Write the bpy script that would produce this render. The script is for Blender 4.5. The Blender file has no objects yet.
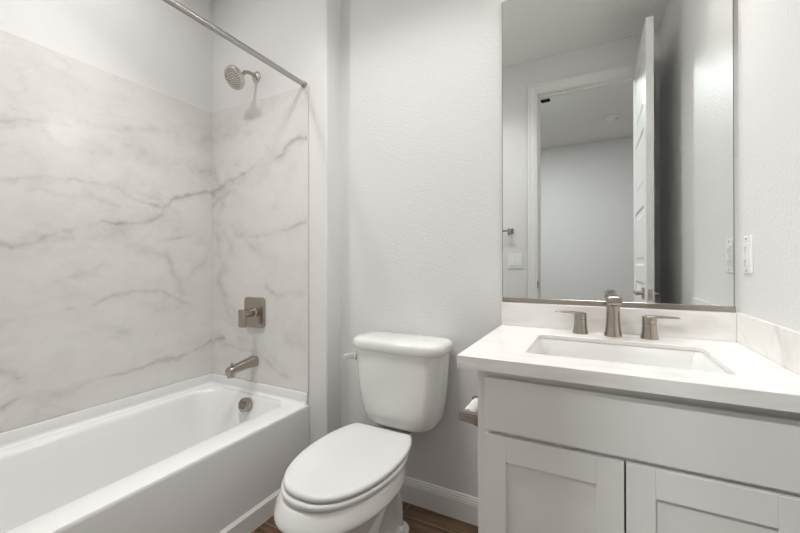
import bpy, bmesh, math, random
import numpy as np
from mathutils import Vector, Matrix
random.seed(3)
S = bpy.context.scene
COL = S.collection
PI = math.pi

# ------------------------------------------------------------------ camera
YAW, PITCH, ROLL = math.radians(-27.561), math.radians(0.164), math.radians(-0.07)
CAM = Vector((0.5991, -1.5693, 1.1241))
_f = Vector((math.sin(YAW), math.cos(YAW), 0)); _r = Vector((math.cos(YAW), -math.sin(YAW), 0)); _u = Vector((0, 0, 1))
fw = _f * math.cos(PITCH) + _u * math.sin(PITCH); up = _u * math.cos(PITCH) - _f * math.sin(PITCH)
rt = _r * math.cos(ROLL) + up * math.sin(ROLL); up = up * math.cos(ROLL) - _r * math.sin(ROLL)
cam = bpy.data.cameras.new('camera'); camo = bpy.data.objects.new('camera', cam); COL.objects.link(camo)
M = Matrix((rt, up, -fw)).transposed().to_4x4(); M.translation = CAM
camo.matrix_world = M
cam.sensor_fit = 'HORIZONTAL'; cam.sensor_width = 36; cam.lens = 367.8 / 800 * 36; cam.shift_y = -3.26 / 800
cam.clip_start = 0.005
S.camera = camo

# ------------------------------------------------------------------ world, exposure, large lights
S.view_settings.view_transform = 'Standard'; S.view_settings.look = 'None'
S.view_settings.gamma = 1; S.view_settings.use_curve_mapping = False
S.view_settings.exposure = 0.13
W = bpy.data.worlds.new('world'); S.world = W; W.use_nodes = True
W.node_tree.nodes['Background'].inputs[0].default_value = (0.9, 0.95, 1, 1)
W.node_tree.nodes['Background'].inputs[1].default_value = 0.2

def light(name, kind, loc, power, color=(1, 1, 1), rot=(0, 0, 0), **kw):
    l = bpy.data.lights.new(name, kind); l.energy = power; l.color = color
    for k, v in kw.items(): setattr(l, k, v)
    o = bpy.data.objects.new(name, l); o.location = loc; o.rotation_euler = rot; COL.objects.link(o)
    return o
CEIL = 2.755
# recessed lamp over the tub, and an unseen hallway lamp added to brighten the cabinet front
light('tub_downlight', 'AREA', (-0.97, -0.87, CEIL - 0.012), 4.4, (1, 0.992, 0.98), shape='DISK', size=0.11, spread=math.radians(180))
light('tub_downlight_beam', 'AREA', (-0.97, -0.87, CEIL - 0.012), 2.7, (1, 0.992, 0.98), shape='DISK', size=0.11, spread=math.radians(90))
light('hall_fill', 'AREA', (-0.02, -2.3, CEIL - 0.03), 40, (0.95, 0.985, 0.99), shape='DISK', size=0.16)
# unseen fill panel added at the left hallway end to light its wall
light('hall_end_fill', 'AREA', (-2.05, -2.8, 1.4), 1, (0.9, 0.96, 1.0), rot=(0, math.radians(-90), 0), shape='RECTANGLE', size=1.6, size_y=1.2)
# soft round fill light added under the bathroom ceiling to even out the room
light('ceiling_fill_lamp', 'AREA', (-0.15, -0.80, CEIL - 0.05), 8.2, (1, 0.992, 0.98), shape='DISK', size=0.38, spread=math.radians(128))

# ------------------------------------------------------------------ materials
def mat(name, col, rough=0.5, metal=0.0, spec=0.5, coat=0.0, bump=None, emis=None):
    m = bpy.data.materials.new(name); m.use_nodes = True
    nt = m.node_tree; b = nt.nodes['Principled BSDF']
    b.inputs['Base Color'].default_value = (*col, 1); b.inputs['Roughness'].default_value = rough
    b.inputs['Metallic'].default_value = metal; b.inputs['Specular IOR Level'].default_value = spec
    b.inputs['Coat Weight'].default_value = coat; b.inputs['Coat Roughness'].default_value = 0.05
    if emis:
        b.inputs['Emission Color'].default_value = (*emis[0], 1); b.inputs['Emission Strength'].default_value = emis[1]
    if bump:
        sc, st, dist = bump
        tc = nt.nodes.new('ShaderNodeTexCoord'); n = nt.nodes.new('ShaderNodeTexNoise'); bp = nt.nodes.new('ShaderNodeBump')
        n.inputs['Scale'].default_value = sc; n.inputs['Detail'].default_value = 3
        bp.inputs['Strength'].default_value = st; bp.inputs['Distance'].default_value = dist
        nt.links.new(tc.outputs['Object'], n.inputs['Vector']); nt.links.new(n.outputs['Fac'], bp.inputs['Height'])
        nt.links.new(bp.outputs['Normal'], b.inputs['Normal'])
    return m
def srgb(r, g, b):
    f = lambda c: (c / 255 / 12.92) if c / 255 <= 0.04045 else ((c / 255 + 0.055) / 1.055) ** 2.4
    return (f(r), f(g), f(b))
WALL = mat('wall_paint', srgb(226, 225, 224), 0.47, spec=0.4, bump=(90, 0.32, 0.004))
CEILM = mat('ceiling_paint', srgb(238, 237, 234), 0.8, spec=0.2, bump=(60, 0.3, 0.004))
TRIM = mat('trim_paint', srgb(232, 231, 229), 0.42)
PORC = mat('porcelain', srgb(234, 233, 230), 0.12, spec=0.6, coat=0.5)
SEAT = mat('seat_plastic', srgb(222, 222, 221), 0.22, spec=0.5)
ACRY = mat('tub_acrylic', srgb(234, 234, 233), 0.16, spec=0.5, coat=0.3)
CAB = mat('cabinet_paint', srgb(237, 236, 233), 0.4, spec=0.4)
DARK = mat('dark_gap', (0.03, 0.03, 0.03), 0.8)
PLAST = mat('white_plastic', srgb(235, 235, 234), 0.3)
GREY = mat('socket_grey', srgb(105, 105, 104), 0.5)
PAPER = mat('tissue_paper', srgb(238, 237, 234), 0.95, spec=0.1, bump=(200, 0.3, 0.001))
RUB = mat('nozzle_rubber', srgb(92, 88, 84), 0.6)
BLACKP = mat('black_metal', srgb(40, 40, 39), 0.95, spec=0.1)
NICK = mat('brushed_nickel', srgb(174, 166, 156), 0.24, metal=1.0, bump=(900, 0.05, 0.0005))
NICKB = mat('bright_nickel', srgb(205, 200, 192), 0.16, metal=1.0)
MIRR = mat('mirror_silver', (0.78, 0.80, 0.79), 0.0, metal=1.0)
MEDGE = mat('mirror_glass_edge', srgb(120, 124, 122), 0.2, spec=0.5)
SHADE = mat('lamp_glass', (0.9, 0.88, 0.85), 0.3, emis=((1, 0.985, 0.96), 10.0))
STEEL = mat('rod_steel', srgb(178, 176, 173), 0.25, metal=1.0)
LENS = mat('lamp_lens', (0.9, 0.9, 0.88), 0.4, emis=((1, 0.965, 0.92), 3.0))

def floor_mat():
    m = bpy.data.materials.new('wood_look_tile'); m.use_nodes = True; nt = m.node_tree; N = nt.nodes; L = nt.links
    b = N['Principled BSDF']
    tc = N.new('ShaderNodeTexCoord'); sp = N.new('ShaderNodeSeparateXYZ'); L.new(tc.outputs['Object'], sp.inputs[0])
    def mth(op, a, c=None, d=None):
        n = N.new('ShaderNodeMath'); n.operation = op
        for i, v in enumerate((a, c, d)):
            if v is None: continue
            if isinstance(v, (int, float)): n.inputs[i].default_value = v
            else: L.new(v, n.inputs[i])
        return n.outputs[0]
    H = 0.161; Wd = 1.2
    rowf = mth('DIVIDE', mth('ADD', sp.outputs[1], 0.097), H)
    row = mth('FLOOR', rowf); fy = mth('SUBTRACT', rowf, row)
    uf = mth('ADD', mth('DIVIDE', mth('ADD', sp.outputs[0], 0.161), Wd), mth('MULTIPLY', row, 0.334))
    cell = mth('FLOOR', uf); fx = mth('SUBTRACT', uf, cell)
    dy = mth('MULTIPLY', mth('MINIMUM', fy, mth('SUBTRACT', 1.0, fy)), H)
    dx = mth('MULTIPLY', mth('MINIMUM', fx, mth('SUBTRACT', 1.0, fx)), Wd)
    g = mth('LESS_THAN', mth('MINIMUM', dx, dy), 0.0014)
    seed = mth('ADD', mth('MULTIPLY', row, 7.31), mth('MULTIPLY', cell, 3.17))
    cv = N.new('ShaderNodeCombineXYZ')
    L.new(mth('ADD', mth('MULTIPLY', sp.outputs[0], 3.0), seed), cv.inputs[0]); L.new(mth('MULTIPLY', sp.outputs[1], 34.0), cv.inputs[1]); L.new(seed, cv.inputs[2])
    n1 = N.new('ShaderNodeTexNoise'); n1.inputs['Scale'].default_value = 1.6; n1.inputs['Detail'].default_value = 7; n1.inputs['Distortion'].default_value = 0.8; L.new(cv.outputs[0], n1.inputs['Vector'])
    n2 = N.new('ShaderNodeTexWhiteNoise'); n2.noise_dimensions = '1D'; L.new(seed, n2.inputs['W'])
    cr = N.new('ShaderNodeValToRGB'); e = cr.color_ramp.elements
    e[0].position = 0.3; e[0].color = (*srgb(70, 50, 35), 1); e[1].position = 0.72; e[1].color = (*srgb(128, 102, 79), 1)
    el = cr.color_ramp.elements.new(0.5); el.color = (*srgb(98, 74, 54), 1)
    L.new(mth('ADD', n1.outputs['Fac'], mth('MULTIPLY', mth('SUBTRACT', n2.outputs['Value'], 0.5), 0.16)), cr.inputs[0])
    mx = N.new('ShaderNodeMix'); mx.data_type = 'RGBA'; L.new(g, mx.inputs['Factor']); L.new(cr.outputs[0], mx.inputs['A']); mx.inputs['B'].default_value = (*srgb(152, 141, 128), 1)
    L.new(mx.outputs['Result'], b.inputs['Base Color']); b.inputs['Roughness'].default_value = 0.4
    bp = N.new('ShaderNodeBump'); bp.inputs['Strength'].default_value = 0.4; bp.inputs['Distance'].default_value = 0.001; L.new(mth('SUBTRACT', 1.0, g), bp.inputs['Height']); L.new(bp.outputs[0], b.inputs['Normal'])
    return m
FLOOR = floor_mat()

def marble_mat():
    m = bpy.data.materials.new('veined_marble'); m.use_nodes = True; nt = m.node_tree; N = nt.nodes; L = nt.links
    b = N['Principled BSDF']; at = N.new('ShaderNodeAttribute'); at.attribute_name = 'vein'
    L.new(at.outputs['Color'], b.inputs['Base Color']); b.inputs['Roughness'].default_value = 0.2; b.inputs['Specular IOR Level'].default_value = 0.5
    return m
MARB = marble_mat()
def quartz_mat(name, base, vein, lo, hi):
    m = bpy.data.materials.new(name); m.use_nodes = True; nt = m.node_tree; N = nt.nodes; L = nt.links
    b = N['Principled BSDF']; tc = N.new('ShaderNodeTexCoord'); mp = N.new('ShaderNodeMapping'); mp.inputs['Scale'].default_value = (2.2, 6.0, 6.0); mp.inputs['Rotation'].default_value = (0.3, 0.2, 0.35)
    n = N.new('ShaderNodeTexNoise'); n.inputs['Scale'].default_value = 1.7; n.inputs['Detail'].default_value = 6; n.inputs['Distortion'].default_value = 1.2
    L.new(tc.outputs['Object'], mp.inputs[0]); L.new(mp.outputs[0], n.inputs['Vector'])
    cr = N.new('ShaderNodeValToRGB'); e = cr.color_ramp.elements
    e[0].position = lo; e[0].color = (*base, 1); e[1].position = hi; e[1].color = (*vein, 1)
    L.new(n.outputs['Fac'], cr.inputs[0]); L.new(cr.outputs[0], b.inputs['Base Color']); b.inputs['Roughness'].default_value = 0.22
    return m
QUARTZ = quartz_mat('white_quartz', srgb(238, 236, 233), srgb(217, 212, 206), 0.5, 0.8)

# ------------------------------------------------------------------ mesh helpers
def link(name, bm, m, parent=None, smooth=False, ang=35):
    me = bpy.data.meshes.new(name); bmesh.ops.recalc_face_normals(bm, faces=bm.faces[:]); bm.to_mesh(me); bm.free()
    if isinstance(m, (list, tuple)):
        for x in m: me.materials.append(x)
    else: me.materials.append(m)
    o = bpy.data.objects.new(name, me); COL.objects.link(o)
    if smooth:
        for p in me.polygons: p.use_smooth = True
        b2 = bmesh.new(); b2.from_mesh(me)
        for e in b2.edges:
            if len(e.link_faces) == 2 and e.calc_face_angle(0) > math.radians(ang): e.smooth = False
        b2.to_mesh(me); b2.free()
    if parent is not None: o.parent = parent
    return o
def box(bm, x0, x1, y0, y1, z0, z1, bev=0, seg=2, mi=0):
    vs = [bm.verts.new((x, y, z)) for x in (x0, x1) for y in (y0, y1) for z in (z0, z1)]
    idx = [(0, 1, 3, 2), (4, 6, 7, 5), (0, 4, 5, 1), (2, 3, 7, 6), (0, 2, 6, 4), (1, 5, 7, 3)]
    fs = [bm.faces.new([vs[i] for i in f]) for f in idx]
    for f in fs: f.material_index = mi
    if bev:
        es = list({e for f in fs for e in f.edges})
        r = bmesh.ops.bevel(bm, geom=es, offset=bev, segments=seg, affect='EDGES', profile=0.5)
        for f in r['faces']: f.material_index = mi
    return vs
def loft(bm, rings, cap0=True, cap1=True, closed=True, mi=0):
    R = [[bm.verts.new(p) for p in ring] for ring in rings]; n = len(R[0])
    for a, b in zip(R, R[1:]):
        for i in range(n if closed else n - 1):
            j = (i + 1) % n; f = bm.faces.new((a[i], a[j], b[j], b[i])); f.material_index = mi
    if cap0: bm.faces.new(R[0][::-1]).material_index = mi
    if cap1: bm.faces.new(R[-1]).material_index = mi
    return R
def frame(d):
    d = Vector(d).normalized(); a = Vector((0, 0, 1)) if abs(d.z) < 0.9 else Vector((0, 1, 0))
    u = d.cross(a).normalized(); v = u.cross(d).normalized(); return u, v, d
def lathe(bm, base, axis, prof, n=40, mi=0):
    """prof: (distance along the axis, radius)"""
    u, v, d = frame(axis); base = Vector(base)
    rings = [[base + d * h + (u * math.cos(2 * PI * i / n) + v * math.sin(2 * PI * i / n)) * max(r, 1e-5) for i in range(n)] for h, r in prof]
    return loft(bm, rings, mi=mi)
def tube(bm, pts, r, n=16):
    pts = [Vector(p) for p in pts]; rings = []
    rr = r if isinstance(r, (list, tuple)) else [r] * len(pts)
    t0 = (pts[1] - pts[0]).normalized(); u, v, _ = frame(t0)
    for k, p in enumerate(pts):
        t = (pts[min(k + 1, len(pts) - 1)] - pts[max(k - 1, 0)]).normalized()
        u = (u - t * u.dot(t)).normalized(); v = t.cross(u)
        rings.append([p + (u * math.cos(2 * PI * i / n) + v * math.sin(2 * PI * i / n)) * rr[k] for i in range(n)])
    return loft(bm, rings)
def rrect(x0, x1, y0, y1, r, k=8):
    """rounded rectangle outline, k points per corner; r number or 4 radii (++, -+, --, +-)"""
    rs = r if isinstance(r, (list, tuple)) else [r] * 4
    out = []
    for (cx, cy, a0, q) in ((x1, y1, 0, rs[0]), (x0, y1, 90, rs[1]), (x0, y0, 180, rs[2]), (x1, y0, 270, rs[3])):
        sx = 1 if cx == x1 else -1; sy = 1 if cy == y1 else -1
        for i in range(k):
            a = math.radians(a0 + 90 * i / (k - 1)); out.append((cx - sx * q + q * math.cos(a), cy - sy * q + q * math.sin(a)))
    return out
def setp(o, label=None, cat=None, group=None, kind=None):
    if label: o['label'] = label
    if cat: o['category'] = cat
    if group: o['group'] = group
    if kind: o['kind'] = kind
    return o
def empty(name, loc, label, cat, group=None):
    o = bpy.data.objects.new(name, None); COL.objects.link(o); o.location = loc; o.empty_display_size = 0.05
    bpy.context.view_layer.update()
    return setp(o, label, cat, group)
def part(name, bm, m, root, smooth=False, ang=35):
    """a part given in world coordinates, parented to root (root unrotated)"""
    base = Vector((0, 0, 0)); q = root
    while q is not None: base += q.location; q = q.parent
    bmesh.ops.translate(bm, verts=bm.verts[:], vec=-base)
    return link(name, bm, m, root, smooth, ang)
def struct(name, bm, m, smooth=False): return setp(link(name, bm, m, None, smooth), kind='structure')
NB = bmesh.new

# ------------------------------------------------------------------ the room
XL, XR, XT, HW, DW, TE = -1.446, 1.022, -0.569, -0.118, -1.55, -1.646
OX0, OX1, OH = 0.219, 0.909, 2.478         # doorway
HY = -4.0                                   # far hallway wall
b = NB(); box(b, -2.2, 2.2, -4.1, 0.12, -0.06, 0); struct('floor', b, FLOOR)
b = NB(); box(b, -2.2, 2.2, -4.1, 0.12, CEIL, CEIL + 0.06); struct('ceiling', b, CEILM)
b = NB(); box(b, XT, XR + 0.1, 0, 0.1, 0, CEIL); struct('wall_back', b, WALL)
b = NB(); box(b, XL - 0.1, XT, HW, 0.1, 0, CEIL)
es = [e for e in b.edges if all(abs(v.co.x - XT) < 1e-6 and abs(v.co.y - HW) < 1e-6 for v in e.verts)]
bmesh.ops.bevel(b, geom=es, offset=0.012, segments=5, affect='EDGES', profile=0.5); struct('wall_shower', b, WALL, True)
b = NB(); box(b, XL - 0.1, XL, TE - 0.1, HW, 0, CEIL); struct('wall_left', b, WALL)
b = NB(); box(b, XR, XR + 0.1, -1.665, 0, 0, CEIL); struct('wall_right', b, WALL)
b = NB(); box(b, XL, XT, TE - 0.1, TE, 0, CEIL)
struct('wall_tub_end', b, WALL)
b = NB(); box(b, XT, OX0 - 0.015, DW - 0.115, DW, 0, CEIL); box(b, OX1 + 0.015, XR, DW - 0.115, DW, 0, CEIL); box(b, OX0 - 0.015, OX1 + 0.015, DW - 0.115, DW, OH + 0.015, CEIL)
struct('wall_door', b, WALL)
b = NB(); box(b, -2.2, 2.2, HY - 0.1, HY, 0, CEIL); struct('wall_hall_far', b, WALL)
b = NB(); box(b, -2.2, -2.1, HY, -1.75, 0, CEIL); struct('wall_hall_left', b, WALL)
b = NB(); box(b, 2.1, 2.2, HY, -1.67, 0, CEIL); struct('wall_hall_right', b, WALL)
b = NB(); box(b, -2.1, XL, TE - 0.1, TE - 0.0, 0, CEIL); box(b, XR + 0.1, 2.1, -1.665, -1.55, 0, CEIL); struct('wall_hall_near', b, WALL)

def base_profile():   # (depth, height)
    return [(0, 0), (0.014, 0), (0.014, 0.083), (0.0125, 0.086), (0.0125, 0.092), (0.010, 0.095), (0.010, 0.101), (0.0065, 0.105), (0.0065, 0.110), (0.003, 0.1135), (0, 0.1135)]
def baseboard(name, a, c, nrm):
    b = NB(); a, c, nrm = Vector(a), Vector(c), Vector(nrm)
    loft(b, [[p + nrm * d + Vector((0, 0, h)) for d, h in base_profile()] for p in (a, c)])
    return struct(name, b, TRIM)
baseboard('baseboard_back', (XT, 0, 0), (0.312, 0, 0), (0, -1, 0))
baseboard('baseboard_return', (XT, HW, 0), (XT, -0.014, 0), (1, 0, 0))
baseboard('baseboard_right', (XR, -1.55, 0), (XR, -0.60, 0), (-1, 0, 0))
baseboard('baseboard_door', (XT, DW, 0), (OX0 - 0.085, DW, 0), (0, 1, 0))
baseboard('baseboard_hall', (-2.1, HY, 0), (2.1, HY, 0), (0, 1, 0))

# door frame: jambs, stop, casing
b = NB()
box(b, OX0 - 0.015, OX0, DW - 0.118, DW + 0.002, 0, OH + 0.015); box(b, OX1, OX1 + 0.015, DW - 0.118, DW + 0.002, 0, OH + 0.015)
box(b, OX0, OX1, DW - 0.118, DW + 0.002, OH, OH + 0.015)
box(b, OX0, OX0 + 0.01, DW - 0.085, DW - 0.045, 0, OH); box(b, OX1 - 0.01, OX1, DW - 0.085, DW - 0.045, 0, OH); box(b, OX0 + .01, OX1 - .01, DW - 0.085, DW - 0.045, OH - 0.01, OH)
jamb = struct('trim_1', b, TRIM)
b = NB(); box(b, OX0 - 0.001, OX0 + 0.0015, DW - 0.033, DW - 0.004, 0.93, 0.99, 0.0005, 1); box(b, OX0 - 0.0055, OX0 + 0.0022, DW - 0.004, DW + 0.005, 0.932, 0.988)
link('strike_plate', b, NICK, jamb)
def casing(name, y, sgn):
    b = NB(); cw = 0.075
    for (d0, d1, t) in ((0.006, cw, 0.012), (0.022, cw, 0.016), (cw - 0.02, cw, 0.019)):
        y0, y1 = sorted((y, y + sgn * t))
        box(b, OX0 - d1, OX0 - d0, y0, y1, 0, OH + d1, 0.0015, 1); box(b, OX1 + d0, min(OX1 + d1, 1.0) if d0 < .03 else OX1 + d1, y0, y1, 0, OH + d1, 0.0015, 1)
        box(b, OX0 - d0, OX1 + d0, y0, y1, OH + d0, OH + d1, 0.0015, 1)
    return struct(name, b, TRIM)
casing('trim_2', DW + 0.0, 1); casing('trim_3', DW - 0.115, -1)

# the open door leaf (five panels), hinged on the right jamb and swung into the room
LX0, LX1, LY0, LY1, LZ0, LZ1 = 0.8640, 0.9000, -1.546, -0.857, 0.012, 2.478
def leaf():
    b = NB(); box(b, LX0 + 0.007, LX1 - 0.007, LY0, LY1, LZ0, LZ1)
    st, rails = 0.11, [LZ0, LZ0 + 0.20]
    n = 5; top = LZ1 - 0.11; bot = LZ0 + 0.20; gap = 0.10; ph = (top - bot - gap * (n - 1)) / n
    for s in (0, 1):
        x0, x1 = (LX0, LX0 + 0.0075) if s == 0 else (LX1 - 0.0075, LX1)
        box(b, x0, x1, LY0, LY0 + st, LZ0, LZ1); box(b, x0, x1, LY1 - st, LY1, LZ0, LZ1)
        box(b, x0, x1, LY0 + st, LY1 - st, LZ0, bot); box(b, x0, x1, LY0 + st, LY1 - st, top, LZ1)
        for k in range(n):
            z0 = bot + k * (ph + gap); z1 = z0 + ph
            if k < n - 1: box(b, x0, x1, LY0 + st, LY1 - st, z1, z1 + gap)
            xf = x0 if s == 0 else x1; xi = x0 + 0.0072 if s == 0 else x1 - 0.0072
            ya, yb = LY0 + st, LY1 - st
            rings = []
            for ins, xx in ((0, xf), (0.012, xi), (0.035, xi), (0.055, xf + (0.002 if s == 0 else -0.002))):
                rings.append([(xx, ya + ins, z0 + ins), (xx, yb - ins, z0 + ins), (xx, yb - ins, z1 - ins), (xx, ya + ins, z1 - ins)])
            loft(b, rings, cap0=False)
    return struct('door_1', b, TRIM)
door = leaf()
def door_handle(side):
    b = NB(); x = LX0 if side < 0 else LX1; yc, zc = LY1 - 0.120, 0.955
    box(b, min(x, x + side * 0.009), max(x, x + side * 0.009), yc - 0.032, yc + 0.032, zc - 0.032, zc + 0.032, 0.002, 2)
    lathe(b, (x + side * 0.008, yc, zc), (side, 0, 0), [(0, 0.011), (0.030, 0.011), (0.033, 0.009)], 20)
    xa, xb = sorted((x + side * 0.031, x + side * 0.042))
    box(b, xa, xb, yc - 0.11, yc + 0.012, zc - 0.009, zc + 0.009, 0.004, 3)
    return link('door_handle', b, NICK, door, True)
door_handle(-1); door_handle(1)
b = NB(); box(b, LX0 + 0.006, LX1 - 0.006, LY1 - 0.001, LY1 + 0.0012, 0.925, 0.985); box(b, LX0 + .012, LX1 - .012, LY1, LY1 + .009, .945, .965, .002, 1); link('latch_plate', b, NICK, door)
for z in (0.25, 0.95, 1.65, 2.3):
    b = NB(); lathe(b, (LX1 + 0.004, LY0 + 0.004, z), (0, 0, 1), [(0, 0.006), (0.09, 0.006)], 12); link('hinge', b, NICK, door, True)

# ------------------------------------------------------------------ marble wall panels
def inv_ray(px, py):
    return fw + rt * ((px - 400) / 367.8) - up * ((py - 263.24) / 367.8)
def at_plane(px, py, ax, val):
    d = inv_ray(px, py); return CAM + d * ((val - CAM[ax]) / d[ax])
rng = np.random.RandomState(5)
LAT = rng.rand(64, 64)
def vnoise(u, v, f, s):
    x = u * f + s * 7.13; y = v * f + s * 3.71; xi = np.floor(x).astype(int); yi = np.floor(y).astype(int); fx = x - xi; fy = y - yi
    fx = fx * fx * (3 - 2 * fx); fy = fy * fy * (3 - 2 * fy)
    g = lambda a, c: LAT[(a) % 64, (c) % 64]
    return (g(xi, yi) * (1 - fx) + g(xi + 1, yi) * fx) * (1 - fy) + (g(xi, yi + 1) * (1 - fx) + g(xi + 1, yi + 1) * fx) * fy
def fbm(u, v, f, s, o=4):
    t = 0; a = 0.5
    for k in range(o): t = t + a * vnoise(u, v, f, s + k * 1.7); f *= 2.03; a *= 0.5
    return t / 0.94
# vein lines of the stone: (strength, half width in m, points as seen in the photo)
VL = [
 (.55, .006, [(0, 121), (24, 122), (43, 123), (70, 128)]), (.4, .007, [(0, 147), (24, 143), (51, 139), (70, 138)]),
 (.5, .005, [(0, 180), (35, 178), (59, 177), (81, 180), (102, 183), (118, 187), (130, 195), (138, 202), (161, 207)]),
 (.38, .035, [(24, 128), (59, 136), (98, 146), (138, 156), (169, 164), (212, 172)]),
 (.8, .008, [(-20, 248), (0, 247), (20, 246), (39, 240), (59, 232), (79, 227), (102, 225), (126, 223), (150, 220), (163, 215), (164, 209), (173, 199), (189, 195), (212, 193)]),
 (.35, .03, [(20, 248), (59, 238), (102, 230), (150, 223)]),
 (.65, .006, [(51, 285), (71, 277), (87, 271), (103, 264)]), (.35, .012, [(0, 302), (30, 297), (51, 285)]),
 (.5, .007, [(0, 323), (24, 320), (51, 314), (75, 306)]),
 (.5, .006, [(94, 303), (114, 295), (134, 293), (161, 292), (173, 297), (191, 306)]),
 (.4, .016, [(122, 232), (130, 244), (150, 251), (169, 257), (175, 275), (181, 283), (185, 295)]),
 (.45, .007, [(157, 243), (177, 238), (193, 237)]), (.8, .018, [(0, 368), (14, 370), (20, 376), (30, 382)]),
 (.6, .008, [(0, 406), (24, 399), (43, 392), (59, 395)]),
 (.55, .006, [(71, 389), (98, 379), (130, 370), (157, 361), (177, 357), (197, 350), (212, 341)]),
 (.45, .012, [(98, 320), (114, 328), (128, 336)]), (.35, .010, [(128, 175), (130, 185), (145, 196), (160, 200)]),
 (.3, .009, [(30, 190), (60, 193), (90, 196), (120, 206)]), (.35, .02, [(35, 240), (40, 226), (60, 222), (90, 240)]),
 (.3, .012, [(85, 120), (120, 131), (165, 130), (190, 135)]), (.4, .02, [(185, 134), (200, 142), (212, 139)]),
 (.25, .01, [(180, 300), (195, 270), (205, 262), (212, 240)]), (.3, .006, [(0, 345), (40, 340), (90, 338)]),
]
VH = [
 (.75, .006, [(212, 193), (218, 190), (230, 182), (243, 174), (258, 165.5), (269, 163.5), (281.5, 155), (288.5, 145), (294, 140), (308, 136.5)]),
 (.35, .02, [(212, 195), (230, 186), (258, 170), (281, 158)]),
 (.6, .007, [(237, 236), (246, 238), (262, 236), (275, 232), (288, 228), (301, 224), (308, 221)]),
 (.4, .01, [(212, 138), (218, 139), (236, 133), (250, 132)]), (.45, .012, [(212, 208), (218, 201), (229, 195), (235, 190)]),
 (.4, .02, [(211, 223), (218, 239), (219, 255), (224, 268), (218, 281), (224, 294), (230, 316), (235, 322), (240, 340)]),
 (.6, .008, [(205, 345), (214, 341), (224, 338)]), (.65, .007, [(285, 338), (293, 343), (297, 345), (308, 341)]),
 (.4, .01, [(266, 287), (275, 294), (288, 295), (308, 291)]), (.35, .012, [(240, 248), (246, 243), (255, 250)]),
 (.4, .009, [(278, 322), (294, 334), (305, 332)]), (.35, .014, [(222, 300), (232, 306), (244, 330), (262, 345)]),
 (.35, .007, [(225, 345), (240, 350), (260, 352), (278, 372), (290, 380)]), (.3, .012, [(274, 206), (277, 196), (272, 188)]),
 (.35, .018, [(214, 170), (225, 200), (218, 225), (232, 250)]), (.3, .012, [(262, 258), (280, 262), (295, 268)]),
]
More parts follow.
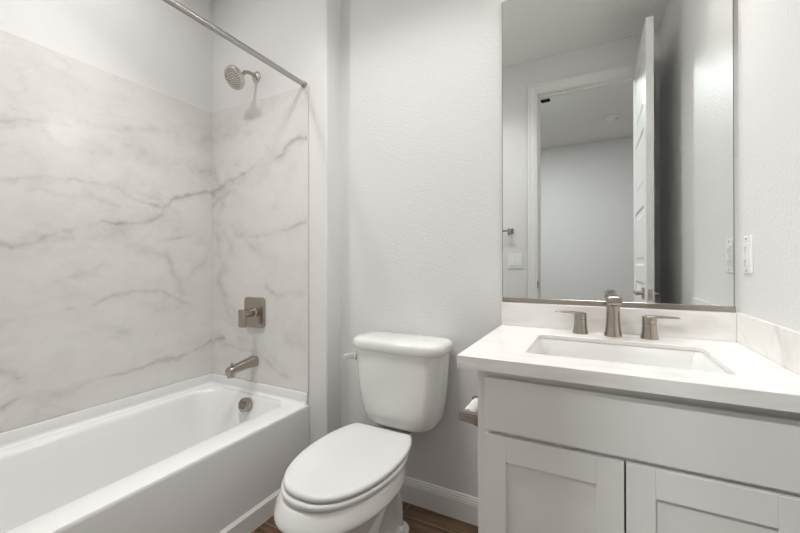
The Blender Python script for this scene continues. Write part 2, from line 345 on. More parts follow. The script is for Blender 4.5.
def marble_panel(name, u0, u1, axis, val, veins, back, label, seed, dd=0.0055):
    """axis 0: plane X=val with u=Y; axis 1: plane Y=val with u=X"""
    z0, z1 = 0.472, 2.040
    nu = int((u1 - u0) / dd) + 1; nz = int((z1 - z0) / dd) + 1
    U, Z = np.meshgrid(np.linspace(u0, u1, nu), np.linspace(z0, z1, nz), indexing='ij')
    wu = U + 0.030 * (fbm(U, Z, 9, seed) - .5) + 0.012 * (fbm(U, Z, 35, seed + 4) - .5)
    wz = Z + 0.045 * (fbm(U, Z, 9, seed + 9) - .5) + 0.018 * (fbm(U, Z, 35, seed + 5) - .5)
    dark = np.zeros_like(U); warm = np.zeros_like(U)
    br = np.clip((fbm(U, Z, 7, seed + 2) - .33) * 3.2, 0.12, 1.2); fine = 0.6 + 0.8 * fbm(U, Z, 60, seed + 3)
    for st, w, pts in veins:
        P3 = [at_plane(x, y, axis, val) for x, y in pts]; Q = [(p[1 - axis], p[2]) for p in P3]
        dmin = np.full_like(U, 9.0)
        for (a, c), (e, g) in zip(Q, Q[1:]):
            L2 = (e - a) ** 2 + (g - c) ** 2 + 1e-9; t = np.clip(((wu - a) * (e - a) + (wz - c) * (g - c)) / L2, 0, 1)
            dmin = np.minimum(dmin, np.hypot(wu - a - t * (e - a), wz - c - t * (g - c)))
        ww = w * (0.45 + 1.1 * fbm(U, Z, 12, seed + 6))
        feather = np.clip((fbm(wu * 1.0 + wz * .6, wz * 2.0 - wu * .5, 16, seed + 21) - .45) * 4, 0, 1)
        core = np.exp(-(dmin / (ww * 1.35)) ** 1.4) * st * br * fine; halo = np.exp(-dmin / (0.030 + 1.5 * w)) * st * (0.22 * fine + 0.45 * feather)
        dark = np.maximum(dark, core * .62) + halo * .30; warm += halo * .25
    # faint web of secondary veins and soft clouds
    n1 = fbm(wu * 0.8 - wz * .5, wz * 1.9 + wu * .35, 3.0, seed + 11); web = np.exp(-(np.abs(n1 - .5) / .012) ** 1.0) * np.clip((fbm(U, Z, 4, seed + 12) - .42) * 5, 0, 1)
    web2 = np.exp(-np.abs(fbm(wu * 1.3 + wz * .4, wz * 2.3 - wu * .6, 6.5, seed + 17) - .5) / .011) * np.clip((fbm(U, Z, 5, seed + 18) - .45) * 5, 0, 1)
    dark += web * 0.13 * fine + web2 * .12 * fine
    cl = fbm(wu, wz * 1.7, 3.2, seed + 14); dark += np.clip(fbm(wu, wz * 1.5, 11, seed + 30) - .52, 0, 1) * .30
    base = np.array(srgb(223, 221, 218)); gc = np.array(srgb(148, 145, 143)); wc = np.array(srgb(206, 202, 193))
    k = np.clip(dark, 0, 1)[..., None]; kw = np.clip(warm + np.clip(cl - .5, 0, 1) * .9, 0, .8)[..., None]
    colr = base * (1 - kw) + wc * kw; colr = colr * (1 - k) + gc * k; colr = colr * (0.97 + 0.06 * cl[..., None])
    th = back - val
    co = np.zeros((nu, nz, 3)); co[..., axis] = val; co[..., 1 - axis] = U; co[..., 2] = Z
    verts = co.reshape(-1, 3); ii = np.arange(nu * nz).reshape(nu, nz)
    F = np.stack([ii[:-1, :-1], ii[1:, :-1], ii[1:, 1:], ii[:-1, 1:]], -1).reshape(-1, 4)
    loop = list(ii[:, 0]) + list(ii[-1, 1:]) + list(ii[-2::-1, -1]) + list(ii[0, -2:0:-1])
    bk = verts[loop].copy(); bk[:, axis] = back; n0 = len(verts); m = len(loop)
    SF = [(loop[(i + 1) % m], loop[i], n0 + i, n0 + (i + 1) % m) for i in range(m)]
    if axis == 0: F = F; 
    allv = np.concatenate([verts, bk]); me = bpy.data.meshes.new(name)
    me.from_pydata(allv.tolist(), [], [tuple(map(int, f)) for f in F] + [tuple(map(int, f)) for f in SF])
    cc = np.ones((len(allv), 4), np.float32); cc[:n0, :3] = colr.reshape(-1, 3); cc[n0:, :3] = colr.reshape(-1, 3)[loop]
    at = me.color_attributes.new('vein', 'FLOAT_COLOR', 'POINT'); at.data.foreach_set('color', cc.ravel())
    bm = bmesh.new(); bm.from_mesh(me); bmesh.ops.recalc_face_normals(bm, faces=bm.faces[:]); bm.to_mesh(me); bm.free()
    me.materials.append(MARB); o = bpy.data.objects.new(name, me); COL.objects.link(o)
    return setp(o, label, 'wall panel')
marble_panel('marble_wall_panel', TE + 0.002, HW - 0.0062, 0, XL + 0.007, VL, XL + 0.0002, 'large grey-veined marble slab on the long wall above the bathtub', 1.0)
mp = marble_panel('marble_wall_panel', XL + 0.0071, -0.6865, 1, HW - 0.006, VH, HW - 0.0002, 'narrower grey-veined marble slab behind the shower valve and tub spout', 2.0)
b = NB(); box(b, -0.6862, -0.6825, HW - 0.008, HW - 0.0002, 0.472, 2.040); link('edge_trim', b, mat('panel_edge', srgb(214, 210, 202), 0.35), mp)

# ------------------------------------------------------------------ bathtub
def build_tub():
    root = empty('bathtub', (-1.06, -0.88, 0), 'white alcove bathtub with a flat apron against the marble walls', 'bathtub')
    x0, x1, y0, y1, zr = XL + 0.001, -0.681, TE + 0.001, HW - 0.001, 0.410
    K = 10
    b = NB()
    def ring(a0, a1, c0, c1, r, z): return [(x, y, z) for x, y in rrect(a0, a1, c0, c1, r, K)]
    def basin(t):   # t 0..1 depth
        return None
    bx0, bx1, by0, by1 = XL + 0.060, -0.802, TE + 0.09, -0.150
    rings = [ring(x0, x1 + 0.012, y0, y1, 0.002, 0.0), ring(x0, x1 + 0.012, y0, y1, 0.002, 0.078), ring(x0, x1, y0, y1, 0.002, 0.090),
             ring(x0, x1, y0, y1, 0.003, zr - 0.014), ring(x0, x1 - 0.001, y0, y1, 0.003, zr - 0.007), ring(x0, x1 - 0.004, y0, y1, 0.003, zr - 0.002), ring(x0, x1 - 0.010, y0, y1, 0.003, zr)]
    R = [0.085, 0.12, 0.16, 0.16]   # head corners then foot corners
    def br(dx, dyh, dyf, z, rr=1.0, dxl=None):
        return ring(bx0 + (dx if dxl is None else dxl), bx1 - dx, by0 + dyf, by1 - dyh, [q * rr for q in R], z)
    rings += [br(-0.012, -0.010, -0.012, zr), br(-0.004, -0.003, -0.004, zr - 0.003), br(0.003, 0.004, 0.004, zr - 0.010), br(0.008, 0.012, 0.012, zr - 0.024),
              br(0.020, 0.036, 0.05, zr - 0.08), br(0.035, 0.060, 0.11, zr - 0.16), br(0.048, 0.082, 0.18, zr - 0.24), br(0.062, 0.100, 0.25, zr - 0.30),
              br(0.078, 0.118, 0.30, zr - 0.330), br(0.105, 0.150, 0.35, zr - 0.345), br(0.16, 0.21, 0.45, zr - 0.349)]
    # widen lower corner radii
    loft(b, rings)
    # raised flange along the three walls
    t = 0.013; zf = 0.470
    box(b, x0, x0 + t, y0, y1, zr - 0.01, zf, 0.0035, 3); box(b, x0, x1 - 0.006, y1 - t, y1, zr - 0.01, zf, 0.0035, 3); box(b, x0, x1 - 0.006, y0, y0 + t, zr - 0.01, zf, 0.0035, 3)
    # cove where the flange meets the rim
    def cove(p0, p1, n1):
        n1 = Vector(n1); prof = [(0, 0)] + [(0.016 - 0.016 * math.sin(a), 0.016 - 0.016 * math.cos(a)) for a in [PI / 2 * k / 6 for k in range(7)]]
        # quarter-round fillet: from the flange down to the rim
        pr = [(-0.001, 0.016)] + [(0.016 - 0.016 * math.cos(PI / 2 * k / 6), 0.016 - 0.016 * math.sin(PI / 2 * k / 6)) for k in range(7)] + [(0.016, -0.001), (-0.001, -0.001)]
        loft(b, [[Vector(p) + n1 * d + Vector((0, 0, zr + h)) for d, h in pr] for p in (p0, p1)])
    cove((x0 + t, y0 + t, 0), (x0 + t, y1 - t, 0), (1, 0, 0)); cove((x0 + t, y1 - t, 0), (x1 - 0.012, y1 - t, 0), (0, -1, 0)); cove((x0 + t, y0 + t, 0), (x1 - 0.012, y0 + t, 0), (0, 1, 0))
    part('tub_shell', b, ACRY, root, True, 40)
    # overflow plate with slots
    c = Vector((-1.062, -0.192, 0.366)); nrm = Vector((0, -0.96, 0.28)).normalized()
    b = NB(); lathe(b, c - nrm * 0.012, nrm, [(0, 0.037), (0.026, 0.037), (0.030, 0.0355), (0.032, 0.032), (0.032, 0.0)], 40)
    ov = part('overflow_plate', b, NICK, root, True)
    b = NB(); u, v, d = frame(nrm)
    for k in range(-2, 3):
        hw = math.sqrt(0.027 ** 2 - (k * 0.0085) ** 2); cc = c + nrm * 0.0203 + v * (k * 0.0085)
        vs = [cc + u * sx * hw + v * sv * 0.0017 + d * sd * 0.0004 for sx in (-1, 1) for sv in (-1, 1) for sd in (-1, 1)]
        vv = [b.verts.new(p) for p in vs]
        for f in [(0, 1, 3, 2), (4, 6, 7, 5), (0, 4, 5, 1), (2, 3, 7, 6), (0, 2, 6, 4), (1, 5, 7, 3)]: b.faces.new([vv[i] for i in f])
    part('overflow_slots', b, DARK, ov)
    b = NB(); lathe(b, (-1.09, -0.40, 0.0605), (0, 0, 1), [(0, 0.030), (0.004, 0.030), (0.006, 0.026), (0.009, 0.020), (0.012, 0.010), (0.0125, 0)], 32); part('tub_drain', b, NICK, root, True)
build_tub()

# ------------------------------------------------------------------ shower fittings
def shower_rod():
    root = empty('shower_curtain_rod', (-0.7096, HW, 2.048), 'long brushed nickel shower curtain rod above the front edge of the bathtub', 'curtain rod')
    b = NB(); tube(b, [(-0.7096, HW - 0.004, 2.048), (-0.7096, TE + 0.004, 2.048)], 0.0125, 24); part('rod', b, STEEL, root, True)
    for y, s in ((HW, -1), (TE, 1)):
        b = NB(); lathe(b, (-0.7096, y + s * 0.0005, 2.048), (0, s, 0), [(0, 0.0165), (0.014, 0.0165), (0.018, 0.0145), (0.018, 0.0126)], 24); part('rod_end', b, NICK, root, True)
shower_rod()
def shower_head():
    root = empty('shower_head', (-1.060, HW, 2.172), 'round brushed nickel shower head on a bent arm high above the tub', 'shower head')
    b = NB(); lathe(b, (-1.060, HW - 0.0005, 2.172), (0, -1, 0), [(0, 0.030), (0.005, 0.030), (0.010, 0.026), (0.014, 0.017), (0.018, 0.012)], 32); part('wall_flange', b, NICKB, root, True)
    hc = Vector((-1.066, -0.262, 2.104)); n = Vector((-0.05, -0.80, -0.60)).normalized()
    back = hc - n * 0.055
    p = [Vector((-1.060, HW - 0.010, 2.172)), Vector((-1.060, -0.150, 2.175)), Vector((-1.061, -0.175, 2.173)), Vector((-1.062, -0.195, 2.165)), back]
    b = NB(); tube(b, p, 0.0095, 18); lathe(b, back - n * 0.006, n, [(0, 0.010), (0.004, 0.015), (0.016, 0.016), (0.022, 0.013)], 24); part('shower_arm', b, NICK, root, True)
    b = NB(); R = 0.060
    lathe(b, back + n * 0.012, n, [(0, 0.014), (0.010, 0.017), (0.018, 0.026), (0.024, 0.045), (0.029, R - 0.002), (0.034, R), (0.046, R), (0.050, R - 0.003), (0.051, R - 0.009), (0.049, R - 0.011), (0.049, 0.0)], 56)
    face = part('spray_face', b, NICKB, root, True)
    b = NB(); u, v, d = frame(n); c0 = back + n * 0.061
    for r, k in ((0.011, 6), (0.022, 12), (0.033, 18), (0.043, 24)):
        for i in range(k):
            a = 2 * PI * i / k + r * 40; lathe(b, c0 + (u * math.cos(a) + v * math.sin(a)) * r, n, [(-0.001, 0.0026), (0.0025, 0.0022), (0.003, 0.0)], 8)
    part('nozzles', b, RUB, face, True)
shower_head()
def shower_valve():
    cx, cz, y = -1.064, 0.858, HW - 0.0062
    root = empty('shower_valve', (cx, y, cz), 'brushed nickel shower valve with a rounded square plate and lever on marble', 'shower valve')
    b = NB(); r = rrect(cx - 0.078, cx + 0.078, cz - 0.084, cz + 0.084, 0.024, 8); r2 = rrect(cx - 0.073, cx + 0.073, cz - 0.079, cz + 0.079, 0.020, 8)
    loft(b, [[(a, y, c) for a, c in r], [(a, y - 0.010, c) for a, c in r], [(a, y - 0.014, c) for a, c in r2]]); part('valve_plate', b, NICK, root, True)
    b = NB(); lathe(b, (cx, y - 0.012, cz), (0, -1, 0), [(0, 0.030), (0.004, 0.030), (0.008, 0.024), (0.046, 0.021), (0.050, 0.024), (0.078, 0.024), (0.082, 0.021)], 36)
    h = part('valve_hub', b, NICK, root, True)
    b = NB(); box(b, cx - 0.0225, cx + 0.0225, y - 0.098, y - 0.074, cz - 0.072, cz + 0.024, 0.006, 3); part('lever', b, NICK, h, True)
shower_valve()
def tub_spout():
    cx, y = -1.070, HW - 0.0062
    root = empty('tub_spout', (cx, y, 0.585), 'brushed nickel tub spout with diverter knob just above the tub rim', 'tub spout')
    b = NB(); rings = []
    for (yy, zc, hw, hh, rr) in ((0, .587, .030, .028, .012), (-.008, .587, .030, .028, .012), (-.05, .584, .0255, .0235, .012), (-.11, .577, .0235, .0210, .012), (-.148, .572, .0230, .0205, .012), (-.164, .568, .0222, .0205, .013), (-.171, .565, .0195, .0175, .012), (-.174, .563, .013, .011, .008)):
        rings.append([(cx + a, y + yy, zc + c) for a, c in rrect(-hw, hw, -hh, hh, rr, 6)])
    loft(b, rings); lathe(b, (cx, y - 0.150, 0.566), (0, -0.06, -1), [(0, .0215), (.030, .0205), (.032, .018), (.032, .0)], 28)
    part('spout_body', b, NICK, root, True, 50)
    b = NB(); lathe(b, (cx, y - 0.148, 0.583), (0, 0, 1), [(0, .0035), (.016, .0035), (.017, .0065), (.024, .0065), (.026, .004)], 18); part('diverter_knob', b, NICK, root, True)
tub_spout()

# ------------------------------------------------------------------ toilet
def egg(cx, yb, yf, hw, z, n=56, p=2.15, frac=0.44):
    """egg outline: widest part 'frac' of the length from the back"""
    ym = yb + (yf - yb) * frac; out = []
    for i in range(n):
        a = 2 * PI * i / n; c, s = math.cos(a), math.sin(a); e = 2 / p
        x = hw * math.copysign(abs(c) ** e, c); L = (yb - ym) if s > 0 else (ym - yf); y = ym + L * math.copysign(abs(s) ** (e if s > 0 else 1.0), s)
        out.append((cx + x, y, z))
    return out
def build_toilet():
    cx = -0.182
    root = empty('toilet', (cx, -0.35, 0), 'white two-piece toilet with closed lid standing between tub and vanity', 'toilet')
    b = NB()
    rows = [(-.120, -.555, .098, 0.0), (-.120, -.555, .098, 0.018), (-.128, -.545, .088, 0.030), (-.132, -.530, .081, 0.055), (-.138, -.525, .078, 0.11), (-.145, -.545, .080, 0.17), (-.155, -.590, .090, 0.225), (-.165, -.650, .110, 0.268),
            (-.178, -.705, .135, 0.298), (-.190, -.740, .158, 0.316), (-.198, -.762, .178, 0.327), (-.203, -.772, .188, 0.334), (-.206, -.775, .191, 0.340), (-.208, -.774, .191, 0.347), (-.212, -.766, .189, 0.362), (-.215, -.754, .185, 0.382), (-.217, -.747, .182, 0.392), (-.220, -.738, .176, 0.396)]
    loft(b, [egg(cx, yb, yf, hw, z, p=2.05, frac=0.5) for yb, yf, hw, z in rows])
    # deck that carries the tank
    rings = []
    for z, hw, yf in ((0.23, .050, -.20), (0.30, .058, -.24), (0.345, .074, -.28), (0.370, .112, -.30), (0.385, .122, -.30), (0.398, .122, -.295), (0.400, .117, -.29)):
        rings.append([(cx + (x - cx) * (1 - .42 * min(1, max(0, (y + .20) / .12))), y, z) for x, y in rrect(cx - hw, cx + hw, yf, -0.06, 0.028, 6)])
    loft(b, rings)
    loft(b, [[(x, y, z) for x, y in rrect(cx - .098 + e, cx + .098 - e, -.29 + e, -.145 - e, .045, 8)] for e, z in ((0, 0), (0, .010), (.003, .016), (.010, .019))])
    # trapway relief on both flanks
    for s in (-1, 1):
        pts = [(cx + s * .050, -.445, .045), (cx + s * .056, -.43, .12), (cx + s * .060, -.385, .19), (cx + s * .056, -.315, .225), (cx + s * .050, -.255, .20), (cx + s * .046, -.215, .13), (cx + s * .042, -.20, .05)]
        sm = []
        for k in range(len(pts) - 1):
            for t in range(5):
                q = t / 5; a, c = Vector(pts[k]), Vector(pts[k + 1]); p0 = Vector(pts[max(k - 1, 0)]); p3 = Vector(pts[min(k + 2, len(pts) - 1)])
                sm.append(0.5 * ((2 * a) + (c - p0) * q + (2 * p0 - 5 * a + 4 * c - p3) * q * q + (3 * a - p0 - 3 * c + p3) * q ** 3))
        sm.append(Vector(pts[-1])); tube(b, sm, 0.034, 20)
    part('bowl', b, PORC, root, True, 60)
    for s in (-1, 1):
        b = NB(); lathe(b, (cx + s * 0.080, -0.215, 0.0185), (0, 0, 1), [(0, .016), (.010, .016), (.018, .012), (.022, .005), (.0225, 0)], 20); part('bolt_cap', b, SEAT, root, True)
    # seat ring and lid
    b = NB(); rings = []
    for ins, z in ((.010, .3985), (.002, .401), (0, .406), (0, .412), (.003, .4165), (.010, .419)):
        rings.append(egg(cx + .004, -.222 - ins, -.746 + ins, .185 - ins, z, p=2.3))
    for ins, z in ((.055, .419), (.055, .3985)):
        rings.append(egg(cx + .004, -.26 - ins, -.746 + ins, .185 - ins, z, p=2.3))
    R = loft(b, rings, cap0=False, cap1=False)
    n = len(R[0])
    for i in range(n): b.faces.new((R[-1][i], R[-1][(i + 1) % n], R[0][(i + 1) % n], R[0][i]))
    part('seat', b, SEAT, root, True, 50)
    b = NB(); rings = []
    def lid(ins, z):
        o = []
        for x, y, zz in egg(cx + .006, -.178, -.739 + ins, .183 - ins, z, n=96, p=2.4, frac=0.49):
            o.append((x, min(y, -.236 - ins * .6), zz))
        return o
    for ins, z in ((.012, .4215), (.006, .4225), (.003, .427), (.003, .433), (.006, .4375), (.012, .4405), (.03, .4425), (.08, .444)): rings.append(lid(ins, z))
    loft(b, rings); lid_o = part('seat_lid', b, SEAT, root, True, 50)
    for s in (-1, 1):
        b = NB(); tube(b, [(cx + s * .055, -.232, .418), (cx + s * .098, -.232, .418)], 0.0125, 16); box(b, cx + s * .077 - .018, cx + s * .077 + .018, -.238, -.215, .399, .418, .004, 2); part('seat_hinge', b, SEAT, root, True)
    # tank
    cx = cx + 0.028
    def bow(x0, x1, yf, yb, r, z, k=10, bw=0.016):
        o = []
        for x, y in rrect(x0, x1, yf, yb, r, k):
            t = (x - cx) / ((x1 - x0) / 2); y2 = y - (bw * (1 - t * t) if y < (yf + yb) / 2 else 0); o.append((x, y2, z))
        return o
    def bowr(hw, yf, yb, r, z, bw=.016):
        # densify: sample front edge for the bow
        pts = []
        base = rrect(cx - hw, cx + hw, yf, yb, r, 10); m = len(base)
        for i in range(m):
            a, c = base[i], base[(i + 1) % m]; d = math.hypot(c[0] - a[0], c[1] - a[1]); pts.append(a)
            if i % 10 == 9:
                for q in range(1, 10): pts.append((a[0] + (c[0] - a[0]) * q / 10, a[1] + (c[1] - a[1]) * q / 10))
        o = []
        for x, y in pts:
            t = (x - cx) / hw; w = max(0, min(1, ((yb) - y) / (yb - yf))); o.append((x, y - bw * (1 - t * t) * w, z))
        return o
    b = NB()
    rows = [(.110, -.145, -.055, .040, .415), (.138, -.160, -.042, .045, .418), (.155, -.168, -.036, .05, .426), (.169, -.176, -.030, .05, .443), (.181, -.183, -.027, .055, .472), (.193, -.190, -.024, .06, .53), (.202, -.195, -.022, .06, .61), (.208, -.198, -.020, .06, .70), (.210, -.199, -.020, .06, .748)]
    loft(b, [bowr(hw, yf, yb, r, z) for hw, yf, yb, r, z in rows]); tank = part('tank', b, PORC, root, True, 50)
    b = NB()
    rows = [(.208, -.199, -.018, .05, .7485), (.216, -.206, -.014, .056, .750), (.220, -.210, -.012, .058, .755), (.222, -.212, -.011, .06, .765), (.222, -.212, -.011, .06, .778), (.219, -.209, -.013, .058, .788), (.212, -.202, -.018, .054, .795), (.198, -.188, -.03, .046, .800), (.16, -.15, -.06, .03, .803)]
    loft(b, [bowr(hw, yf, yb, r, z) for hw, yf, yb, r, z in rows]); part('tank_lid', b, PORC, root, True, 50)
    for s in (-1, 1):
        b = NB(); lathe(b, (cx + s * .07, -.12, .4003), (0, 0, 1), [(0, .014), (.0143, .014)], 16); part('tank_bolt', b, DARK, root, True)
    b = NB(); rings = []
    lx = cx - 0.2065
    lathe(b, (lx + .002, -.160, .700), (-1, 0, 0), [(0, .016), (.012, .015), (.016, .010)], 20)
    for (dx, yy, zz, hw, hh) in ((-.014, -.150, .702, .009, .012), (-.022, -.172, .704, .009, .013), (-.028, -.195, .706, .008, .012), (-.033, -.218, .708, .006, .009)):
        rings.append([(lx + dx + a, yy, zz + c) for a, c in rrect(-hw, hw, -hh, hh, min(hw, hh) * .7, 5)])
    loft(b, rings); part('flush_lever', b, SEAT, root, True, 50)
build_toilet()

# ------------------------------------------------------------------ vanity
CX0, CX1, CYF = 0.309, XR - 0.003, -0.533      # cabinet box
def build_vanity():
    root = empty('vanity_cabinet', (0.66, -0.27, 0), 'light grey shaker vanity cabinet with two doors under the white countertop', 'cabinet')
    b = NB(); t = 0.016; zt = 0.8365
    box(b, CX0, CX0 + t, CYF, -0.002, 0.0, zt); box(b, CX1 - t, CX1, CYF, -0.002, 0.0, zt); box(b, CX0 + t, CX1 - t, CYF + .02, -0.002, 0.10, 0.116); box(b, CX0 + t, CX1 - t, -0.012, -0.002, 0.116, zt)
    # face frame
    box(b, CX0 + t, CX0 + 0.040, CYF, CYF + 0.019, 0.10, zt); box(b, CX1 - 0.040, CX1 - t, CYF, CYF + 0.019, 0.10, zt)
    box(b, CX0 + .04, CX1 - .04, CYF, CYF + .019, zt - 0.045, zt); box(b, CX0 + .04, CX1 - .04, CYF, CYF + .019, 0.645, 0.690); box(b, CX0 + .04, CX1 - .04, CYF, CYF + .019, 0.10, 0.135)
    box(b, CX0 + t, CX1 - t, CYF + 0.07, CYF + 0.08, 0, 0.10)
    part('cabinet_body', b, CAB, root)
    y0, y1 = CYF - 0.0195, CYF - 0.0005
    b = NB(); box(b, 0.333, 0.992, y0, y1, 0.6665, 0.811, 0.0016, 2); part('drawer_front', b, CAB, root)
    for dx0, dx1 in ((0.333, 0.6655), (0.6695, 0.992)):
        b = NB(); z0, z1, s, rl = 0.118, 0.6545, 0.058, 0.068
        box(b, dx0, dx0 + s, y0, y1, z0, z1, 0.0013, 2); box(b, dx1 - s, dx1, y0, y1, z0, z1, 0.0013, 2)
        box(b, dx0 + s, dx1 - s, y0 + .0003, y1, z1 - rl, z1, 0.0013, 2); box(b, dx0 + s, dx1 - s, y0 + .0003, y1, z0, z0 + rl, 0.0013, 2)
        dr = part('door', b, CAB, root)
        b = NB(); box(b, dx0 + s - .002, dx1 - s + .002, y0 + 0.010, y1 - .002, z0 + rl - .002, z1 - rl + .002); part('door_panel', b, CAB, dr)
    for s in (0.62, 0.715): pass
build_vanity()
SX0, SX1, SY0, SY1 = 0.430, 0.893, -0.474, -0.160      # sink opening
CT0, CT1 = 0.837, 0.872
def build_top():
    root = empty('countertop', (0.66, -0.3, CT0), 'white stone countertop with backsplash on top of the vanity cabinet', 'countertop')
    x0, x1, y0, y1 = 0.2645, XR - 0.0005, -0.586, -0.001
    b = NB(); K = 7
    outer = rrect(x0, x1, y0, y1, 0.003, K); inner = rrect(SX0, SX1, SY0, SY1, 0.016, K)
    O = [(x, y) for x, y in outer]; I = [(x, y) for x, y in inner]
    e = 0.0018
    def sc(P, d, cxx, cyy): return [(x - d * (1 if x > cxx else -1), y - d * (1 if y > cyy else -1)) for x, y in P]
    cx, cy = (x0 + x1) / 2, (y0 + y1) / 2; ix, iy = (SX0 + SX1) / 2, (SY0 + SY1) / 2
    J = sc(I, -0.032, ix, iy); zb = CT1 - 0.013
    rings = [[(x, y, zb) for x, y in I], [(x, y, zb) for x, y in J], [(x, y, CT0) for x, y in J], [(x, y, CT0) for x, y in O], [(x, y, CT1 - e) for x, y in O], [(x, y, CT1) for x, y in sc(O, e, cx, cy)], [(x, y, CT1) for x, y in sc(I, -e, ix, iy)], [(x, y, CT1 - e) for x, y in I]]
    R = loft(b, rings, False, False); n = len(I)
    for i in range(n): b.faces.new((R[-1][i], R[-1][(i + 1) % n], R[0][(i + 1) % n], R[0][i]))
    part('worktop', b, QUARTZ, root)
    b = NB(); box(b, 0.2645, XR - 0.0105, -0.020, -0.001, CT1 + .0002, 0.966, 0.0012, 1); part('backsplash', b, QUARTZ, root)
    b = NB(); box(b, XR - 0.0102, XR - 0.0002, -0.586, -0.001, CT1 + .0002, 0.968, 0.0012, 1); part('side_splash', b, QUARTZ, root)
    # undermount sink
    sk = empty('sink', (0.66, -0.32, 0.72), 'white rectangular undermount sink set in the vanity countertop', 'sink')
    b = NB(); rings = []
    z = CT1 - 0.0135
    for ex, zz, r in ((.030, z - .014, .03), (.030, z, .03), (.003, z, .018), (-.001, z - .004, .018), (-.006, z - .05, .026), (-.014, z - .095, .036), (-.026, z - .118, .048), (-.050, z - .130, .05), (-.11, z - .134, .035)):
        rings.append([(x, y, zz) for x, y in rrect(SX0 - ex, SX1 + ex, SY0 - ex, min(SY1 + ex, -0.15 + 1), r, 8)])
    loft(b, rings, False, True)
    rings = []
    for ex, zz, r in ((.030, z - .014, .03), (.008, z - .016, .03), (.004, z - .06, .03), (-.01, z - .13, .05), (-.04, z - .145, .05)):
        rings.append([(x, y, zz) for x, y in rrect(SX0 - ex, SX1 + ex, SY0 - ex, SY1 + ex, r, 8)])
    loft(b, rings, False, True)
    part('basin', b, PORC, sk, True, 50)
    b = NB(); lathe(b, (0.662, -0.31, z - .1345), (0, 0, 1), [(0, .022), (.003, .022), (.004, .018), (.007, .014), (.009, .008), (.009, 0)], 28); part('sink_drain', b, NICK, sk, True)
build_top()

def build_faucet():
    z = CT1; root = empty('faucet', (0.664, -0.081, z), 'brushed nickel widespread faucet with two flared lever handles behind the sink', 'faucet')
    fx, fy = 0.664, -0.081
    b = NB(); lathe(b, (fx, fy, z), (0, 0, 1), [(0, .0285), (.003, .0285), (.012, .0262), (.030, .0235), (.055, .0218), (.085, .0212), (.115, .0216), (.130, .022), (.136, .0205), (.138, .016), (.138, 0)], 40)
    # spout arm reaching over the basin, ending in a blunt rounded nose
    rings = []
    for (yy, zc, hw, hh, r) in ((.020, .118, .015, .010, .008), (.012, .121, .0200, .0150, .010), (-.02, .126, .0210, .0158, .011), (-.05, .130, .0215, .0160, .011), (-.085, .133, .0220, .0160, .011), (-.104, .1325, .0220, .0155, .011), (-.112, .131, .0200, .0130, .009), (-.114, .130, .014, .009, .006)):
        rings.append([(fx + a, fy + yy, z + zc + c) for a, c in rrect(-hw, hw, -hh, hh, r, 7)])
    loft(b, rings)
    sp = part('spout', b, NICK, root, True, 50)
    b = NB(); lathe(b, (fx, fy - .088, z + .1180), (0, 0, -1), [(0, .0115), (.004, .0115), (.0045, .008), (.0045, 0)], 24); part('aerator', b, DARK, sp, True)
    b = NB(); lathe(b, (fx, fy + .033, z), (0, 0, 1), [(0, .004), (.045, .004), (.046, .006), (.052, .006), (.054, .003)], 12); part('lift_rod', b, NICK, root, True)
    for hx, hy, s in ((0.561, -0.073, -1), (0.770, -0.080, 1)):
        b = NB(); lathe(b, (hx, hy, z), (0, 0, 1), [(0, .0265), (.003, .0265), (.010, .0245), (.025, .0222), (.042, .0212), (.052, .0210), (.0525, .0200), (.0545, .0200), (.055, .0212), (.072, .0216), (.075, .0205), (.0755, 0)], 36)
        h = part('handle', b, NICK, root, True)
        b = NB(); rings = []
        for t, hw, hh, zc in ((-.012, .010, .003, .0745), (0, .0175, .0045, .0740), (.02, .0155, .0042, .0745), (.05, .0125, .0036, .0750), (.075, .0110, .0026, .0750), (.082, .0095, .0022, .0745), (.084, .006, .0014, .0742)):
            rings.append([(hx + s * t, hy + a, z + zc + c) for a, c in rrect(-hw, hw, -hh, hh, hh * .8, 4)])
        loft(b, rings); part('lever', b, NICK, h, True, 50)
build_faucet()

# ------------------------------------------------------------------ mirror
def build_mirror():
    x0, x1, z0, z1 = 0.2665, 1.0100, 0.984, 2.222
    root = empty('wall_mirror', (0.64, 0, z0), 'large frameless rectangular mirror with nickel bottom channel above the vanity', 'mirror')
    b = NB(); box(b, x0, x1, -0.0058, -0.0008, z0, z1)
    part('glass_edge', b, MEDGE, root)
    b = NB(); box(b, x0 + 0.0022, x1 - 0.0022, -0.0064, -0.0059, z0, z1 - 0.0022); part('mirror_face', b, MIRR, root)
    b = NB(); box(b, x0, x1 + 0.002, -0.0100, -0.0066, 0.9672, 0.986, 0.0006, 1); box(b, x0, x1 + 0.002, -0.0066, -0.0006, 0.9672, 0.9835); part('bottom_channel', b, NICK, root)
build_mirror()

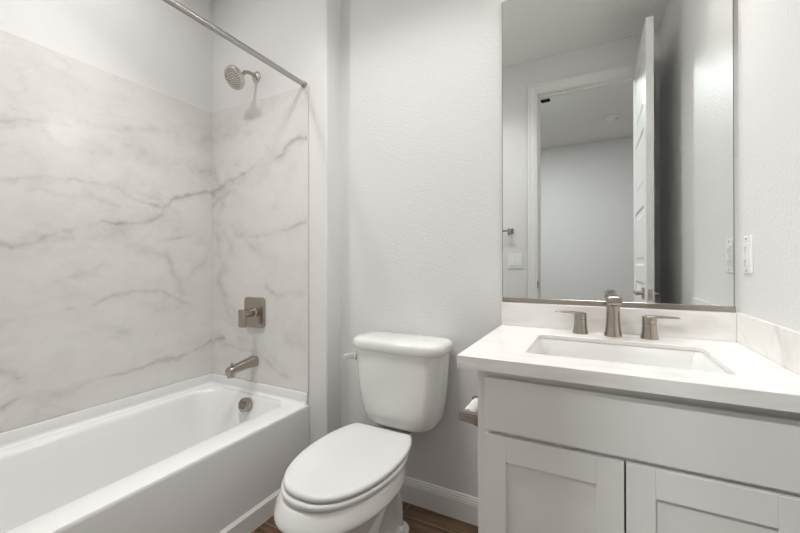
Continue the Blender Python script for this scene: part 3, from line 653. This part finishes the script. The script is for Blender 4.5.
# ------------------------------------------------------------------ wall outlet, switches, towel bar
def build_outlet():
    yc, zc, x = -0.0865, 1.152, XR; root = empty('wall_outlet', (x, yc, zc), 'white duplex outlet with test buttons on the wall right of the mirror', 'outlet')
    b = NB(); loft(b, [[(x - d, yc + a, zc + c) for a, c in rrect(-h, h, -v, v, r, 5)] for d, h, v, r in ((.0003, .0355, .0575, .004), (.003, .0355, .0575, .004), (.006, .033, .055, .004))]); part('cover_plate', b, PLAST, root, True, 30)
    b = NB(); box(b, x - .0085, x - .0055, yc - .0165, yc + .0165, zc - .0335, zc + .0335, .001, 1); f = part('socket_face', b, PLAST, root)
    for s in (-1, 1):
        b = NB(); zz = zc + s * 0.020
        box(b, x - .0089, x - .0084, yc - .0075, yc - .0055, zz - .004, zz + .004); box(b, x - .0089, x - .0084, yc + .0055, yc + .0075, zz - .0035, zz + .0035)
        lathe(b, (x - .0084, yc, zz - .0085), (-1, 0, 0), [(0, .0022), (.0005, .0022)], 10)
        part('socket_holes', b, GREY, f)
    for s in (-1, 1):
        b = NB(); box(b, x - .0097, x - .0084, yc - .008, yc + .008, zc + s * .0045 - .0033, zc + s * .0045 + .0033, .0006, 1); part('test_button', b, PLAST, root)
    b = NB()
    pass
    b.free()
    for s in (-1, 1):
        b = NB(); lathe(b, (x - .006, yc, zc + s * .0485), (-1, 0, 0), [(0, .003), (.0006, .003)], 12); part('screw', b, GREY, root)
build_outlet()
def build_switch():
    xc, zc, y = 0.042, 1.147, DW; root = empty('light_switch', (xc, y, zc), 'white two-gang light switch plate beside the door casing, under the towel bar', 'light switch')
    b = NB(); loft(b, [[(xc + a, y + d, zc + c) for a, c in rrect(-h, h, -v, v, .004, 5)] for d, h, v in ((.0003, .0585, .0600), (.003, .0585, .0600), (.006, .056, .0575))]); part('switch_plate', b, PLAST, root, True, 30)
    for s in (-1, 1):
        b = NB(); vs = box(b, xc + s * .023 - .0165, xc + s * .023 + .0165, y + .005, y + .009, zc - .0335, zc + .0335, 0)
        for v in vs:
            if v.co.y > y + .008 and v.co.z < zc: v.co.y += .004
        part('rocker', b, PLAST, root)
build_switch()
def build_towel_bar():
    y, z = DW, 1.395; xa, xb = 0.006, -0.49
    root = empty('towel_bar', (xa, y, z), 'brushed nickel towel bar on the door wall, reflected at the mirror edge', 'towel bar')
    for x in (xa, xb):
        b = NB(); box(b, x - .024, x + .024, y + .0003, y + .009, z - .024, z + .024, .002, 2); box(b, x - .011, x + .011, y + .008, y + .066, z - .014, z + .014, .003, 2); part('bar_post', b, NICK, root, True)
    b = NB(); box(b, xb, xa, y + .050, y + .060, z - .007, z + .007, .002, 2); part('bar', b, NICK, root, True)
build_towel_bar()

# ------------------------------------------------------------------ toilet paper holder and roll
def build_tp():
    y1, y2, z, xs = -0.392, -0.240, 0.622, CX0
    root = empty('toilet_paper_holder', (xs, -0.316, z), 'brushed nickel toilet paper holder on the side of the vanity cabinet', 'paper holder')
    for y in (y1, y2):
        b = NB(); rings = []
        for x, hy, zt, zb in ((xs - .0005, .024, z + .020, z - .030), (xs - .008, .024, z + .020, z - .030), (xs - .022, .015, z + .0165, z - .025), (xs - .055, .0115, z + .0150, z - .0165), (xs - .101, .0115, z + .0145, z - .0125)):
            rings.append([(x, y + a, c) for a, c in ((-hy, zb), (hy, zb), (hy, zt), (-hy, zt))])
        loft(b, rings); bmesh.ops.bevel(b, geom=b.edges[:], offset=0.0015, segments=2, affect='EDGES'); part('post', b, NICK, root, True, 30)
    b = NB(); tube(b, [(xs - .083, y1 + .0118, z), (xs - .083, y2 - .0118, z)], 0.007, 16); part('roller', b, NICK, root, True)
    r = empty('toilet_paper_roll', (xs - .060, -.316, z), 'nearly used-up white toilet paper roll held between the nickel posts beside the vanity', 'toilet paper')
    b = NB(); n = 40; cxr = xs - .078; czr = z - .003; ya, yb = y1 + .020, y2 - .020
    def rg(rad, y): return [(cxr + rad * math.cos(2 * PI * i / n), y, czr + rad * math.sin(2 * PI * i / n)) for i in range(n)]
    R = loft(b, [rg(.0095, ya), rg(.021, ya), rg(.021, yb), rg(.0095, yb)], False, False)
    for i in range(n): b.faces.new((R[-1][i], R[-1][(i + 1) % n], R[0][(i + 1) % n], R[0][i]))
    part('paper', b, PAPER, r, True, 50)
build_tp()

# ------------------------------------------------------------------ ceiling and wall lamps, detector, vent
def vanity_light():
    cx, z = 0.655, 2.42
    root = empty('vanity_light', (cx, 0, z), 'brushed nickel three-lamp vanity light above the mirror', 'wall light')
    b = NB(); box(b, cx - .055, cx + .055, -.022, -.0005, z - .055, z + .055, .004, 2); part('wall_plate', b, NICK, root, True)
    b = NB(); tube(b, [(cx - .235, -.075, z), (cx + .235, -.075, z)], .009, 16); tube(b, [(cx, -.018, z), (cx, -.075, z)], .009, 16); part('bar', b, NICK, root, True)
    for k in (-1, 0, 1):
        x = cx + k * .16
        b = NB(); lathe(b, (x, -.098, z - .004), (0, 0, -1), [(-.014, .012), (0, .022), (.03, .026), (.032, .026)], 24); so = part('lamp_socket', b, NICK, root, True)
        b = NB(); R = lathe(b, (x, -.098, z - .030), (0, 0, -1), [(0, .028), (.004, .034), (.115, .052), (.118, .0505), (.006, .032), (.003, .028)], 32)
        part('lamp_shade', b, SHADE, so, True)
        l = light('lamp', 'SPOT', (x, -.098, z - .09), 8, (1, .99, .975), spot_size=math.radians(65), spot_blend=1.0, shadow_soft_size=0.03)
vanity_light()
for nm, lo, lab, m in (('recessed_light', (-0.97, -0.87, CEIL), 'round recessed ceiling light above the bathtub', LENS), ('recessed_light', (-0.04, -2.3, CEIL), 'round ceiling ring added around the hallway fill light', LENS)):  # the hallway ring is made up to house the added fill light
    root = empty(nm, lo, lab, 'ceiling light')
    b = NB(); n = 40; x, y, z = lo
    R = lathe(b, lo, (0, 0, -1), [(0.0003, .090), (.006, .088), (.008, .075), (.003, .062), (.0003, .062)], n); part('trim_ring', b, PLAST, root, True)
b = NB(); lathe(b, (-0.15, -0.80, CEIL - .0003), (0, 0, -1), [(0, .205), (.018, .205), (.022, .198)], 40)
cl = empty('ceiling_fill_lamp', (-0.15, -0.80, CEIL), 'added flat round fill lamp in the middle of the bathroom ceiling', 'ceiling light'); part('lamp_base', b, PLAST, cl, True)  # unseen lamp body added to carry the fill light
b = NB(); lathe(b, (-0.15, -0.80, CEIL - .0225), (0, 0, -1), [(0, .192), (.012, .188), (.020, .16), (.022, .05), (.022, 0)], 40); part('diffuser', b, LENS, cl, True)
def detector():
    x, y = 0.801, -3.15; root = empty('smoke_detector', (x, y, CEIL), 'round white smoke detector on the hallway ceiling seen in the mirror', 'smoke detector')
    b = NB(); lathe(b, (x, y, CEIL - .0003), (0, 0, -1), [(0, .070), (.012, .070), (.016, .066)], 36); part('mounting_base', b, PLAST, root, True)
    b = NB(); lathe(b, (x, y, CEIL - .016), (0, 0, -1), [(0, .056), (.016, .052), (.026, .040), (.029, .02), (.029, 0)], 36); part('cover', b, PLAST, root, True)
detector()
b = NB(); box(b, 0.150, 0.235, -2.38, -2.30, CEIL - .012, CEIL - .0003, .002, 1)
for k in range(4): box(b, 0.156, 0.229, -2.372 + k * .018, -2.364 + k * .018, CEIL - .016, CEIL - .011)
setp(link('ceiling_vent', b, BLACKP), 'small dark square fitting on the hallway ceiling near the doorway', 'ceiling fitting')
